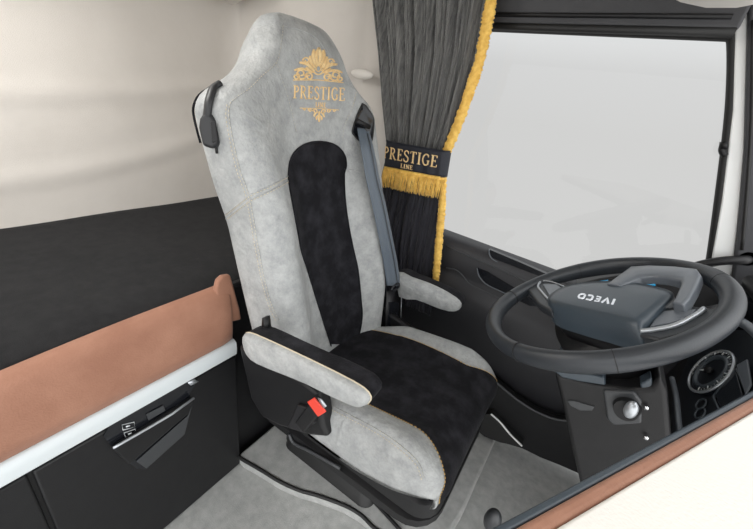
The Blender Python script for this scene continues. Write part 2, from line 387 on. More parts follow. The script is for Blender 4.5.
# ------------------------------------------------------------------ SEAT
seat = empty('driver_seat', (.22, 0, -.045), 'grey nubuck driver seat with black suede centre panels and gold embroidered crest', 'seat')
A = math.radians(13); SU = Vector((-math.sin(A), 0, math.cos(A))); SN = Vector((math.cos(A), 0, math.sin(A))); SB = Vector((0, 0, .5))
def bpt(y, v, d): return SB + SU * v + SN * d + Vector((0, y, 0))
HW = smoothtab([(-.10, .225), (0, .240), (.13, .252), (.30, .262), (.42, .268), (.52, .281), (.60, .290), (.65, .295), (.675, .292), (.70, .272), (.72, .236), (.745, .196), (.775, .164), (.81, .143), (.84, .122), (.862, .108), (.876, .092), (.884, .060), (.887, .006)])
YC = [(-.1, .012), (.4, .012), (.62, .0), (.75, -.004), (.9, -.006)]
BB = [(-.1, .055), (.1, .078), (.45, .074), (.6, .056), (.72, .042), (.80, .040), (.905, .035)]
D0 = [(-.1, .0), (.3, .0), (.55, .012), (.68, .03), (.78, .05), (.905, .045)]
BK = [(-.1, -.11), (.5, -.11), (.75, -.085), (.905, -.075)]
def ring(v):
    hw = interp(HW, v); b = interp(BB, v); d0 = interp(D0, v); k_ = interp(BK, v)
    half = [(0, d0), (.2, d0 + .001), (.38, d0 + .1 * (b - d0)), (.55, d0 + .55 * (b - d0)), (.7, d0 * .05 + .95 * b), (.82, b - .001), (.92, b - .016), (.985, b - .045), (1.0, (b + k_) / 2 - .01), (.985, k_ + .04), (.92, k_ + .014), (.8, k_ + .002), (.5, k_), (0, k_ - .004)]
    k = 1 if v < .80 else math.sqrt(max(.0, 1 - ((v - .80) / .0873) ** 2)) * .94 + .06
    dm = (d0 + k_) / 2
    loop = [(s, d) for s, d in half] + [(-s, d) for s, d in half[-2:0:-1]]
    P = spline([Vector((s * hw, dm + (d - dm) * k, 0)) for s, d in loop], 4, True)
    return [bpt(p.x + interp(YC, v), v, p.y) for p in P]
vs = list(np.linspace(-.10, .78, 72)) + list(np.linspace(.79, .87, 22)) + [.874, .878, .881, .884, .8858, .887]
bv, bf = loft([ring(v) for v in vs])
back = mesh('backrest', bv, bf, 'nubuck', parent=seat)
bvh = BVHTree.FromPolygons([Vector(v) for v in bv], bf)
def pix(b, px, py, off=0):
    loc, n, i, d = b.ray_cast(Vector(CAM), Vector(ray(px, py)))
    if loc is None: return None
    if n.dot(Vector(ray(px, py))) > 0: n = -n
    return loc + n * off
def pixline(b, pts, off, step=6):
    out = []
    for i in range(len(pts) - 1):
        a, c = pts[i], pts[i + 1]; n = max(1, int(math.hypot(c[0] - a[0], c[1] - a[1]) / step))
        for k in range(n):
            p = pix(b, a[0] + (c[0] - a[0]) * k / n, a[1] + (c[1] - a[1]) * k / n, off)
            if p is not None: out.append(p)
    p = pix(b, *pts[-1], off)
    if p is not None: out.append(p)
    return out
def p2spline(pts, n=5): return [(p.x, p.y) for p in spline([Vector((a, b, 0)) for a, b in pts], n)]
# insert, rows of left / right limits
LI = smoothtab([(141.5, 318), (142.5, 310), (145, 303), (150, 296), (157, 291), (166, 288.5), (180, 288), (204, 292), (231, 297), (252, 301), (270, 307), (299, 316), (325, 324), (350, 332), (372, 338)])
RI = smoothtab([(141.5, 321), (142.5, 328), (145, 335), (150, 341), (157, 345), (166, 346), (176, 344), (200, 345), (228, 349), (252, 354), (270, 358), (299, 361), (318, 362), (338, 358), (350, 352), (372, 346)])
rows = []
for y in list(np.linspace(141.5, 150, 8)) + list(np.linspace(152, 352, 50)):
    l, r = interp(LI, y), interp(RI, y); row = []
    for j in range(17):
        s = j / 16; px = l + (r - l) * s
        off = .005 * min(1, 6 * s, 6 * (1 - s)) ** .5 * min(1, (y - 141.2) / 4)
        row.append(pix(bvh, px, y, off + .0008))
    if all(p is not None for p in row): rows.append(row)
iv, if_ = grid(rows)
ins = mesh('backrest_insert', iv, if_, 'suede', parent=back, label='black suede centre panel of the backrest')
ol = [(l_, y) for y, l_ in LI if y < 350][::-1] + [(r_, y) for y, r_ in RI if y < 350]
mesh('insert_piping', *tube(pixline(bvh, ol, .002, 5), .0022, 6), 'suede', parent=back)
def seam(name, pts, r=.0016, m='stitch', off=.0006, b=bvh, par=None, sm=True):
    P = pixline(b, p2spline(pts) if sm and len(pts) > 2 else pts, off, 4)
    if len(P) > 2: return mesh(name, *tube(P, r, 6), m, parent=par or back)
def dashes(pts, off, b, ln=.004, gap=.004, r=.0008, double=0):
    P = pixline(b, p2spline(pts) if len(pts) > 2 else pts, off, 2); parts = []
    acc = 0; i = 0; cur = P[0]
    # resample
    S = [P[0]]; d = 0
    for a, c in zip(P[:-1], P[1:]):
        L = (c - a).length
        while d + L >= .004 and L > 0:
            t = (.004 - d) / L; a = a.lerp(c, t); S.append(a.copy()); L = (c - a).length; d = 0
        d += L
    for i in range(0, len(S) - 1, 2): parts.append(tube([S[i], S[i + 1]], r, 5))
    return join(*parts)
S1 = [(283, 26), (281, 42), (276, 62), (262, 76), (250, 88), (236, 98), (230, 104), (229, 116), (233, 140), (240, 170), (248, 192), (253, 215), (258, 245), (265, 280), (272, 305), (279, 320)]
S1b = [(a - 3, b + .5) for a, b in S1[6:]]
seam('seam', S1, .0013, 'nubuck')
mesh('stitching', *join(dashes(S1, .0012, bvh), dashes(S1b, .0012, bvh)), 'stitch', parent=back, label='cream stitching along the left bolster')
S2 = [(276, 62), (281, 78), (287, 95), (292, 115), (296, 132)]
seam('seam', S2, .0011, 'nubuck')
mesh('stitching', *dashes(S2, .001, bvh), 'stitch', parent=back)
S3 = [(226, 216), (236, 208), (252, 196), (270, 188), (288, 178)]
for dy in (-2, 3):
    q = [(a, b + dy) for a, b in S3]
    seam('seam', q, .0014, 'nubuck')
    mesh('stitching', *dashes([(a, b + 1.2) for a, b in q], .001, bvh), 'stitch', parent=back)
S4 = [(344, 169), (352, 170), (362, 172)]
seam('seam', S4, .0014, 'nubuck'); mesh('stitching', *dashes(S4, .001, bvh), 'stitch', parent=back)
S5 = [(283, 26), (300, 30), (316, 38), (326, 52), (334, 68), (345, 82), (356, 92), (352, 108), (345, 124), (342, 140)]
seam('seam', S5, .0011, 'nubuck'); mesh('stitching', *dashes(S5[6:], .001, bvh), 'stitch', parent=back)
# crest embroidery
def mp_pix(ax, ay, ux, uy, vx, vy):
    def f(u, v, off):
        p = pix(bvh, ax + ux * u + vx * v, ay + uy * u + vy * v, off)
        return p if p is not None else bpt(0, .7, .05)
    return f
crest = mesh('emblem', [(0, 0, 0)], [], 'gold', parent=back)
bpy.data.objects.remove(crest)
cs = []   # crest in pixel-like units, origin (318,82), y up
def leaf(x0, y0, x1, y1, w, bend=0):
    n = 8; pl = []
    for i in range(n + 1):
        t = i / n; nx, ny = -(y1 - y0), (x1 - x0)
        pl.append((x0 + (x1 - x0) * t + nx * bend * math.sin(math.pi * t), y0 + (y1 - y0) * t + ny * bend * math.sin(math.pi * t)))
    return (pl, lambda t: w * (1.1 * math.sin(math.pi * min(1, t * .78 + .06)) + .1))
def curl(cx, cy, r, a0, turns, sgn, w=1.3):
    n = 22; return ([(cx + sgn * r * (1 - .75 * i / n) * math.cos(math.radians(a0 + 360 * turns * i / n)), cy + r * (1 - .75 * i / n) * math.sin(math.radians(a0 + 360 * turns * i / n))) for i in range(n + 1)], w)
for sg in (-1, 1):
    for k, (an, L_, w) in enumerate([(90, 29, 3.4), (75, 29, 3.6), (58, 25.5, 3.6), (42, 24, 3.4), (26, 22, 3.0)]):
        a = math.radians(an); cs.append(leaf(sg * 4 * math.cos(a), 12 + 4 * math.sin(a) - k * 1.2, sg * L_ * .62 * math.cos(a), 12 + (L_ - 6) * .95 * math.sin(a) - k * 1.2, w, -.12 * sg))
    cs.append(curl(sg * 17, 7, 6, 180, 1.3, sg, 1.8)); cs.append(curl(sg * 9, 4.5, 4.2, 0, 1.3, sg, 1.6)); cs.append(curl(sg * 22, 4, 3.6, 90, 1.2, sg, 1.5))
    cs.append(leaf(sg * 6, 12, sg * 19, 18, 3.2, .15 * sg)); cs.append(leaf(sg * 8, 9, sg * 24, 10, 2.6, .15 * sg)); cs.append(curl(sg * 12, 20, 3.8, 0, 1.1, sg, 1.5))
cs.append(([(5.2 * math.cos(a), 13 + 6 * math.sin(a)) for a in np.linspace(0, 2 * math.pi, 20)], 1.6))
cs.append(([(2.4 * math.cos(a), 13 + 3 * math.sin(a)) for a in np.linspace(0, 2 * math.pi, 12)], 1.2))
cs.append(([(-25, .2), (0, 1.6), (25, .2)], 1.2))
mp = mp_pix(318, 81.5, 1, .05, .02, -1.0)
mesh('emblem', *ribbon(cs, mp, .0016, 2), 'gold', parent=back, label='gold embroidered crest of curling leaves')
S, wd = word('PRESTIGE', GL, .1)
k = 51.5 / wd
mp = mp_pix(293, 98.2, k, .055 * k, .3, -13.2)
mesh('lettering', *ribbon(S, mp, .0014, .12), 'gold', parent=back, label='gold embroidered word PRESTIGE')
S, wd = word('LINE', GL, .12); k = 10.5 / wd
mp = mp_pix(315.3, 107.2, k, .05 * k, .1, -5.0)
mesh('lettering', *ribbon([(a, b * 1.2) for a, b in S], mp, .0012, .2), 'gold', parent=back, label='small gold embroidered word LINE')
cs = [([(-19.5, 0), (0, .6), (19.5, 0)], .8)]
for sg in (-1, 1):
    cs += [curl(sg * 4, -2.6, 2.6, 0, 1.2, sg, 1.1), curl(sg * 9.5, -1.8, 1.9, 0, 1.2, sg, 1.0), curl(sg * 15, -1.2, 1.3, 0, 1.1, sg, .9), leaf(sg * .8, -3, sg * 5, -8, 1.8, .2 * sg), leaf(sg * .5, -6, sg * 2.4, -11, 1.6, .2 * sg)]
cs += [leaf(0, -2, 0, -13, 2.2)]
mp = mp_pix(319.2, 109, 1, .05, .02, -1.0)
mesh('emblem', *ribbon(cs, mp, .0014, 1.5), 'gold', parent=back, label='gold embroidered scroll under the lettering')
# belt opening on the right shoulder
op = [(362, 104), (366, 107), (372, 117), (373, 124), (371.5, 140), (368, 142), (360, 141), (353, 134), (352.5, 129), (357, 115)]
cx_, cy_ = 363.5, 124.
rows = []
for s in (1.0, .92, .6, .25, .02):
    rr = [pix(bvh, cx_ + (a - cx_) * s, cy_ + (b - cy_) * s, .0012 + (.003 if s == 1 else .001)) for a, b in p2spline(op + [op[0]], 4)]
    rows.append([p if p is not None else hit(cx_, cy_, SN, SN.dot(SB) + .05) for p in rr])
mesh('belt_opening', *grid(rows), 'blackgloss', parent=back, label='dark belt opening in the shoulder')
mesh('opening_rim', *tube(pixline(bvh, p2spline(op + [op[0]], 4), .002, 3), .0028, 6), 'rubber', parent=back)
p0, p1 = hit(357, 121, SN, SN.dot(SB) + .062), hit(369, 127, SN, SN.dot(SB) + .062)
mesh('belt_guide', *tube([p0, p1], .007, 10), 'blackplastic', parent=back)
# shoulder lever on the left
lv = [pix(bvh, *p, .004) for p in [(221, 85), (215, 89), (212, 96), (210, 104), (209, 112), (208, 118)]]
lv = [p for p in lv if p is not None]
mesh('shoulder_strap', *tube(lv, .010, 8, sm=4, flat=.6), 'shoulderplastic', parent=back, label='dark grey curved strap on the left shoulder')
hp_ = [(207, 113), (213, 112), (218, 121), (221, 144), (216, 149), (206, 146), (202, 128), (203, 119)]
P = [pix(bvh, *p, .001) for p in hp_]
base = [p for p in P if p is not None]
cen = sum(base, Vector()) / len(base)
nrm = Vector((.45, -.85, .1)).normalized()
pl_pts = [hit(a, b, nrm, nrm.dot(cen)) for a, b in hp_]
mesh('adjuster_housing', *ext([p - nrm * .012 for p in pl_pts], nrm * .028), 'shoulderplastic', parent=back, bevel=.007, label='dark grey plastic housing on the left shoulder')
mesh('adjuster_tab', *tube([pix(bvh, 217, 146, .003), pix(bvh, 218, 153, .003)], .003, 6), 'rubber', parent=back)
mesh('adjuster_face', *ext([hit(a, b, nrm, nrm.dot(cen) + .0165) for a, b in [(211, 121), (216, 122), (218, 141), (213, 143)]], nrm * .003), 'blackplastic', parent=back, bevel=.001)
# dark zip edge behind the left shoulder
zp = [bpt(-interp(HW, v) * .93 + interp(YC, v), v, interp(BK, v) + .006) for v in np.linspace(.60, .725, 20)]
mesh('edge_piping', *tube(zp, .003, 6), 'suede', parent=back)

# cushion
PT = spline([Vector((a, b, 0)) for a, b in [(-.10, .425), (.0, .436), (.10, .452), (.22, .473), (.34, .489), (.41, .496), (.455, .490), (.488, .470), (.503, .445), (.506, .425), (.504, .410), (.498, .398)]], 6)
npt = len(PT)
arcL = [0]
for a, b in zip(PT[:-1], PT[1:]): arcL.append(arcL[-1] + (b - a).length)
def cring(i):
    p = PT[i]; a = PT[max(0, i - 1)]; b = PT[min(npt - 1, i + 1)]; tn = (b - a).normalized(); nn = Vector((-tn.y, max(0, tn.x), 0)).normalized()
    x = p.x; fr = min(1, max(0, (arcL[i] - (arcL[-1] - .17)) / .17))
    hw = .258 - .030 * fr ** 1.5 - .045 * min(1, max(0, (.16 - x) / .12))
    hb = .038 * min(1, max(0, (x + .02) / .2)) * (1 - fr) ** 1.2 * (1 - .25 * max(0, (x - .35) / .15))
    dep = .100 - .02 * fr
    half = [(0, 0), (.3, .0), (.5, .1 * hb), (.64, .6 * hb), (.76, .97 * hb), (.86, hb * .93), (.95, hb * .35 - .006 * (1 - fr) - .004), (1.0, -.035 * (1 - .6 * fr)), (.995, -dep * .7), (.985, -dep * .97), (.93, -dep), (.0, -dep)]
    loop = half + [(-s, d) for s, d in half[-2:0:-1]]
    P = spline([Vector((s * hw, d, 0)) for s, d in loop], 4, True)
    # last ones hang straight down
    out = []; zm = .392 + .055 * min(1, max(0, (p.x - .28) / .21)) ** 1.6
    for q in P:
        if q.y < 0: out.append(Vector((p.x - .006 * min(1, -q.y / .05), q.x, p.y + max(q.y, -max(.002, p.y - zm)))))
        else: out.append(Vector((p.x + nn.x * q.y, q.x, p.y + nn.y * q.y)))
    return out
cv, cf_ = loft([cring(i) for i in range(npt)])
cush = mesh('cushion', cv, cf_, 'nubuck', parent=seat)
cb = BVHTree.FromPolygons([Vector(v) for v in cv], cf_)
# cushion insert follows the cushion surface, wraps over the front edge
rows = []
for i in range(0, npt):
    rg = cring(i); x = PT[i].x; fr = min(1, max(0, (arcL[i] - (arcL[-1] - .17)) / .17))
    w = .155 + .012 * math.sin(min(1, max(0, x / .4)) * math.pi) + .055 * (lambda q: q * q * (3 - 2 * q))(min(1, max(0, fr / .72)))
    w += .018 * min(1, max(0, (fr - .55) / .2))
    top = [p for p in rg[:4 * 6] ]; bot = rg[-4 * 6:]
    half = sorted(bot + top, key=lambda p: p.y)
    ys_ = [p.y for p in half]; zs = [p.z for p in half]; xs = [p.x for p in half]
    a = PT[max(0, i - 1)]; b = PT[min(npt - 1, i + 1)]; tn = (b - a).normalized(); nn = Vector((-tn.y, 0, tn.x))
    row = []
    for j in range(25):
        s = -1 + 2 * j / 24; y = w * s
        off = .005 * min(1, 7 * (1 - abs(s))) ** .5 + .001
        row.append(Vector((np.interp(y, ys_, xs), y, np.interp(y, ys_, zs))) + nn * off)
    rows.append(row)
cin = mesh('cushion_insert', *grid(rows), 'suede', parent=cush, label='black suede centre panel of the cushion')
for jj, lb in ((0, 'near'), (24, 'far')):
    L = [r[jj] + Vector((0, 0, .001)) for r in rows if r[jj].x > .02 and r[jj].z > .425]
    parts = []
    for i in range(len(L) - 1):
        n = max(1, int((L[i + 1] - L[i]).length / .006))
        for k in range(n): parts.append(tube([L[i].lerp(L[i + 1], k / n), L[i].lerp(L[i + 1], (k + .6) / n)], .0012, 5))
    mesh('stitching', *join(*parts), 'goldstitch', parent=cush, label='ochre stitching beside the black panel')
B1 = [(300, 388), (325, 402), (350, 415), (378, 430), (400, 445), (418, 462), (424, 478)]
seam('seam', B1, .0012, 'nubuck', b=cb, par=cush)
mesh('stitching', *join(dashes(B1, .001, cb), dashes([(a - 2, b + 3) for a, b in B1], .001, cb)), 'stitch', parent=cush)

# armrests: side panel in leather, body in suede
def armrest(side, yin, yout, poly, y_trace, top_lift):
    ar = None
    P = spline([Vector((p.x, 0, p.z)) for p in ony(y_trace, *poly)], 2, True)
    rings = []
    lo_, hi_ = (yout, yin) if side < 0 else (yin, yout)
    prof = [(0, .80), (.06, .93), (.14, .99), (.25, 1.0), (.7, 1.0), (.86, .985), (.95, .92), (1.0, .80)]
    c = sum(P, Vector()) / len(P)
    for s, k in prof:
        y = yout + (yin - yout) * s
        rg = []
        for p in P:
            q = p - c; L = q.length; r_ = (L - (1 - k) * .045) / L
            rg.append(c + q * r_ + Vector((0, y, 0)))
        rings.append(rg)
    return rings
near = [(241, 337), (242, 348), (249, 359), (266, 368), (307, 386), (350, 405), (361, 408.5), (367, 404), (365, 396), (350, 385), (307, 363), (263, 342), (246, 335)]
r1 = armrest(-1, -.284, -.345, near, -.343, 0)
arm = mesh('armrest', *loft(r1[3:]), 'suede', parent=seat, auto=60, label='near armrest with black suede top and grey leather side')
mesh('side_panel', *loft(r1[:4]), 'nubuck', parent=arm, auto=60)
mesh('stitching', *tube([p + Vector((0, -.001, 0)) for p in r1[3]], .0016, 6, closed=True), 'stitch', parent=arm)
mesh('pivot_tab', *ext(ony(-.3, (261, 334), (262, 318), (265, 318), (267, 334)), (0, .015, 0)), 'blackplastic', parent=arm)
far = [(396, 273), (410, 278), (427, 284), (442, 291), (455, 299), (460, 305), (458, 311), (449, 312), (432, 307), (415, 300), (398, 297)]
r2 = armrest(1, .372, .305, far, .307, 0)
arm2 = mesh('armrest', *loft(r2[3:]), 'suede', parent=seat, auto=60, label='far armrest with grey leather inner side')
mesh('side_panel', *loft(r2[:4]), 'nubuck', parent=arm2, auto=60)
# side cover under the near armrest, seat frame, pedestal
mesh('side_cover', *ext(ony(-.272, (238, 345), (268, 366), (300, 380), (318, 394), (321, 412), (323, 427), (328, 438), (308, 436), (280, 427), (262, 418), (250, 398)), (0, .045, 0)), 'blackplastic', parent=seat, bevel=.01)
mesh('side_cover', *ext([(-.08, .25, .33), (.2, .25, .33), (.35, .25, .38), (.30, .25, .45), (.05, .25, .50), (-.10, .25, .5)], (0, .025, 0)), 'blackplastic', parent=seat, bevel=.01)
def rrect(x0, x1, y0, y1, r, z, n=5):
    out = []
    for cx, cy, a0 in ((x1 - r, y1 - r, 0), (x0 + r, y1 - r, 90), (x0 + r, y0 + r, 180), (x1 - r, y0 + r, 270)):
        for k in range(n + 1):
            a = math.radians(a0 + 90 * k / n); out.append(Vector((cx + r * math.cos(a), cy + r * math.sin(a), z)))
    return out
fr_ = loft([rrect(-.10, .490, -.215, .215, .05, .385), rrect(-.10, .500, -.226, .226, .05, .375), rrect(-.10, .508, -.232, .232, .06, .335), rrect(-.10, .495, -.222, .222, .07, .328),
            rrect(-.10, .495, -.222, .222, .08, .318), rrect(-.11, .512, -.236, .236, .09, .312), rrect(-.11, .512, -.236, .236, .09, .288), rrect(-.10, .50, -.226, .226, .09, .280)])
frame = mesh('seat_frame', *fr_, 'blackplastic', parent=seat, auto=35)
bel = []
for i in range(17):
    z = .28 - .325 * i / 16; d = .012 if i % 2 else 0
    k = i / 16
    bel.append(rrect(-.10 - .02 * k, .29 - d, -.105 + .02 * k + d, .18 - d, .04, z))
mesh('pedestal', *loft(bel), 'rubber', parent=seat, auto=60)
mesh('slide_rail', *tube(onz(-.037, (284, 428), (296, 436), (313, 451), (337, 468), (362, 489), (382, 510), (402, 532)), .0065, 8, sm=4), 'blackplastic', parent=seat)
mesh('release_lever', *tube(ony(-.24, (289, 434), (294, 443), (310, 451), (340, 468)), .005, 8, sm=4), 'greyplastic', parent=seat)
mesh('bolt', *cyl(hit(463, 482, (1, 0, 0), .512), (1, 0, 0), .004, .003, 10), 'chrome', parent=seat)
# buckle
def obx(c, ax, up, l, w, h):
    c = Vector(c); ax = Vector(ax).normalized(); up = (Vector(up) - ax * Vector(up).dot(ax)).normalized(); sd = ax.cross(up)
    P = [c + ax * a * l / 2 + sd * b * w / 2 - up * h / 2 for a, b in ((-1, -1), (1, -1), (1, 1), (-1, 1))]
    return ext(P, up * h)
yb = -.285
q0, q1 = ony(yb, (303, 424), (320, 402))
ax = (q1 - q0).normalized()
bu = mesh('belt_buckle', *obx((q0 + q1) / 2 - ax * .004, ax, (0, -1, 0), (q1 - q0).length * 1.1, .034, .020), 'blackplastic', parent=seat, bevel=.004, label='black belt buckle with a red release button')
rb = ony(yb - .0105, (308, 401), (315, 397), (327, 411), (319, 416))
mesh('release_button', *ext(rb, (0, -.004, 0)), 'red', parent=bu, bevel=.0015, label='red release button')
mesh('buckle_slot', *ext(ony(yb - .0105, (318, 397.5), (322, 399), (327, 406), (324, 408)), (0, -.002, 0)), 'satin', parent=bu)
mesh('buckle_strap', *ext(ony(yb + .004, (297, 405), (306, 408), (314, 424), (300, 432), (287, 428)), (0, .012, 0)), 'beltdark', parent=bu, bevel=.003)

# ------------------------------------------------------------------ SEAT BELT
sbelt = empty('seat_belt', hit(395, 290, SN, SN.dot(SB) + .075), 'slate grey seat belt webbing running down from the right shoulder slot', 'seat belt')
cl_ = [(363, 128, .046), (364.5, 136, .056), (366.5, 145, .070), (369.5, 160, .078), (373, 180, .082), (379, 205, .084), (384.5, 232, .085), (390, 260, .085), (394, 286, .083)]
L = []; Rr = []
for i, (a, b, c) in enumerate(p for p in [tuple(v) for v in spline(cl_, 5)]):
    w = 5.7 + 1.2 * min(1, i / 20)
    L.append(hit(a - w, b - .5, SN, SN.dot(SB) + c)); Rr.append(hit(a + w, b + .5, SN, SN.dot(SB) + c + .004))
rows = [[L[i].lerp(Rr[i], t) + SN * (.0012 * math.cos(t * 12.56)) for t in np.linspace(0, 1, 9)] for i in range(len(L))]
mesh('webbing', *grid(rows), 'belt', parent=sbelt, solid=.002)
mesh('webbing_fold', *tube([Rr[i].lerp(L[i], .25) + SN * .002 for i in range(3, len(L))], .0016, 6), 'greyplastic', parent=sbelt)
cR = hit(395.5, 287, SN, SN.dot(SB) + .085)
sd = Vector((0, 1, 0))
mesh('belt_tongue', *tube([cR + sd * a * .028 + SU * b * .010 for a, b in [(math.cos(t), math.sin(t)) for t in np.linspace(0, 2 * math.pi, 20, endpoint=False)]], .0045, 8, closed=True), 'blackgloss', parent=sbelt)
P = [hit(*p, SN, SN.dot(SB) + .070) for p in [(387, 291), (401, 291), (399, 328), (386, 327)]]
mesh('lower_webbing', *ext(P, SN * -.004), 'beltdark', parent=sbelt)
mesh('belt_sleeve', *ext([hit(*p, SN, SN.dot(SB) + .074) for p in [(389, 302), (399, 302), (398, 327), (388, 326)]], SN * -.003), 'blackgloss', parent=sbelt, bevel=.001)
mesh('belt_stalk', *tube([hit(*p, SN, SN.dot(SB) + .064) for p in [(401.5, 297), (401, 312), (400, 328)]], .0022, 6), 'satin', parent=sbelt)

# ------------------------------------------------------------------ CURTAIN
CY = .47
cur = empty('curtain', (-.05, CY, .45), 'grey velvet door curtain with golden fringe along its front edge', 'curtain')
def pleat(u, z, amp):
    return amp * (.55 * math.sin(u * 2 * math.pi * 11 + .6 * math.sin(z * 5)) + .3 * math.sin(u * 2 * math.pi * 17.3 + 1.2 + z * 1.5) + .25 * math.sin(u * 2 * math.pi * 5.1 + z * 2) + .2 * math.sin(u * 2 * math.pi * 31 + z * 3))
XL = [(1.04, -.170), (1.1, -.19), (1.2, -.222), (1.37, -.27), (1.52, -.318), (1.62, -.345)]
XR = [(1.04, .068), (1.1, .082), (1.2, .102), (1.37, .122), (1.45, .118), (1.52, .114), (1.62, .104)]
rows = []
for i in range(70):
    z = 1.02 + .60 * i / 69
    l, r = interp(XL, z), interp(XR, z); zz = max(0, min(1, (z - 1.0) / .3))
    row = []
    for j in range(261):
        u = j / 260; uu = u + .006 * math.sin(u * 40 + z * 4)
        row.append(Vector((l + (r - l) * u, CY + pleat(uu, z, .013 + .003 * zz), z)))
    rows.append(row)
mesh('upper_curtain', *grid(rows), 'velvet', parent=cur, solid=.002)
XL2 = [(.40, -.20), (.7, -.19), (.92, -.178), (1.04, -.170)]
XR2 = [(.40, .16), (.56, .148), (.7, .128), (.9, .100), (1.04, .068)]
rows = []
for i in range(60):
    z = .42 + .61 * i / 59; l, r = interp(XL2, z), interp(XR2, z); row = []
    for j in range(201):
        u = j / 200
        row.append(Vector((l + (r - l) * u, CY + pleat(u * .8 + .03 * math.sin(z * 9 + u * 3), z * 1.8, .008 + .004 * math.sin(u * 5)), z)))
    rows.append(row)
mesh('lower_curtain', *grid(rows), 'velvetdark', parent=cur, solid=.002, label='dark lower part of the curtain')
def trimstrip(path, w, y0, seed):
    rnd = random.Random(seed); P = spline(path, 20); parts = []; rows = []
    for i, p in enumerate(P):
        a, b = P[max(0, i - 1)], P[min(len(P) - 1, i + 1)]; t = (b - a).normalized(); s = Vector((-t.z, 0, t.x))
        if s.x < 0: s = -s
        e = w * (1 + .18 * rnd.uniform(-1, 1)); row = []
        for j in range(9):
            u = j / 8; row.append(p + s * (e * (u - .5)) + Vector((0, -.004 - .007 * math.sin(math.pi * u) + rnd.uniform(-.0015, .0015), 0)))
        for j in range(8, -1, -1):
            u = j / 8; row.append(p + s * (e * (u - .5)) + Vector((0, .002 + .006 * math.sin(math.pi * u), 0)))
        rows.append(row)
    return loft(rows)
mesh('fringe_trim', *trimstrip([(interp(XR, z), CY - .008, z) for z in np.linspace(1.62, 1.03, 10)], .034, CY, 1), 'fringe', parent=cur, label='golden yellow fringe on the upper curtain edge')
mesh('fringe_trim', *trimstrip([(interp(XR2, z) + .004, CY - .008, z) for z in np.linspace(1.0, .555, 8)], .028, CY, 2), 'fringe', parent=cur, label='golden yellow fringe on the lower curtain edge')

# tieback band
tb = empty('curtain_tieback', (-.05, CY - .04, .95), 'black curtain tieback band lettered PRESTIGE LINE with a golden fringe', 'tieback')
YB = CY - .045
TLc, TRc, BRc, BLc = ony(YB, (384, 140.5), (446.5, 151.5), (442.5, 177.5), (382, 166))
def band(u, v, off):
    p = (TLc * (1 - u) + TRc * u) * v + (BLc * (1 - u) + BRc * u) * (1 - v)
    e = max(0, abs(u - .5) - .44) / .06
    return Vector((p.x - (.010 * (e > 1) * (e - 1) * (1 if u > .5 else -1)), p.y + .02 * min(1.4, e) ** 2 - .006 * math.sin(math.pi * min(1, max(0, u))) - off + .0015 * math.sin(u * 30) * (1 - v), p.z))
rows = [[band(u, v, 0) for u in np.linspace(-.03, 1.03, 60)] for v in np.linspace(-.0, 1, 12)]
mesh('band', *grid(rows), 'navy', parent=tb, solid=.004)
for v in (0., 1.):
    mesh('band_piping', *tube([band(u, v, .001) for u in np.linspace(-.02, 1.02, 40)], .0022, 6), 'navy', parent=tb)
W_, H_ = (TRc - TLc).length, (TLc - BLc).length
S, wd = word('PRESTIGE', GL, .1)
def mpb(u0, u1, v0, v1, wd):
    return lambda u, v, off: band(u0 + (u1 - u0) * u / wd, v0 + (v1 - v0) * v, off + .001)
mesh('lettering', *ribbon(S, mpb(.005, .895, .34, .79, wd), .0022, .12), 'gold', parent=tb, label='gold word PRESTIGE')
S, wd = word('LINE', GL, .12)
mesh('lettering', *ribbon([(a, b * 1.15) for a, b in S], mpb(.335, .535, .08, .25, wd), .0018, .2), 'gold', parent=tb, label='small gold word LINE')
# fringe: heading strip and strands
rnd = random.Random(7); parts = []
rows = []
for v in np.linspace(-.14, .02, 6):
    rows.append([band(u, v, .003) for u in np.linspace(-.02, 1.02, 60)])
parts.append(grid(rows))
n = 120
for i in range(n):
    u = -.015 + 1.03 * i / (n - 1); a = band(u, -.10, .003 + rnd.uniform(-.001, .002)); ln = .065 + rnd.uniform(-.004, .004)
    tail = a + Vector((rnd.uniform(-.0018, .0018), rnd.uniform(-.003, .003), -ln)); mid = a.lerp(tail, .5) + Vector((rnd.uniform(-.001, .001), rnd.uniform(-.002, .001), 0))
    parts.append(tube([a, mid, tail], .0015, 5))
mesh('fringe', *join(*parts), 'fringe', parent=tb, label='golden yellow hanging fringe')

# ------------------------------------------------------------------ STEERING WHEEL
WN = Vector((-.521, -.0853, .8493)).normalized(); WC = Vector((.639, .065, .875))
WU = (Vector((0, -1, 0)) - WN * WN.dot(Vector((0, -1, 0)))).normalized(); WR = WU.cross(WN)
whl = empty('steering_wheel', WC, 'dark grey four spoke steering wheel with silver switch surrounds', 'steering wheel')
def wp(a, b, h): return WC + WR * a + WU * b + WN * h
def whit(px, py, h): return hit(px, py, WN, WN.dot(WC) + h)
rr_ = .2135
rings = []
n = 96
for i in range(n):
    a = 2 * math.pi * i / n; rad = WR * math.cos(a) + WU * math.sin(a); tk = .0182 + .0010 * math.cos(a * 4)
    rings.append([WC + rad * (rr_ + tk * .92 * math.cos(2 * math.pi * k / 20)) + WN * (tk * 1.08 * math.sin(2 * math.pi * k / 20)) for k in range(20)])
V, Fc = loft(rings, cap=False)
for k in range(20): Fc.append(((n - 1) * 20 + k, (n - 1) * 20 + (k + 1) % 20, (k + 1) % 20, k))
rim = mesh('rim', V, Fc, 'wheelplastic', parent=whl)
for a in (math.radians(100), math.radians(190), math.radians(-25), math.radians(-80), math.radians(55)):
    rad = WR * math.cos(a) + WU * math.sin(a)
    mesh('rim_seam', *tube([WC + rad * (rr_ + .0184 * .92 * math.cos(t)) + WN * (.0184 * 1.09 * math.sin(t)) for t in np.linspace(0, 6.283, 24, endpoint=False)], .0010, 5, closed=True), 'blackplastic', parent=rim)
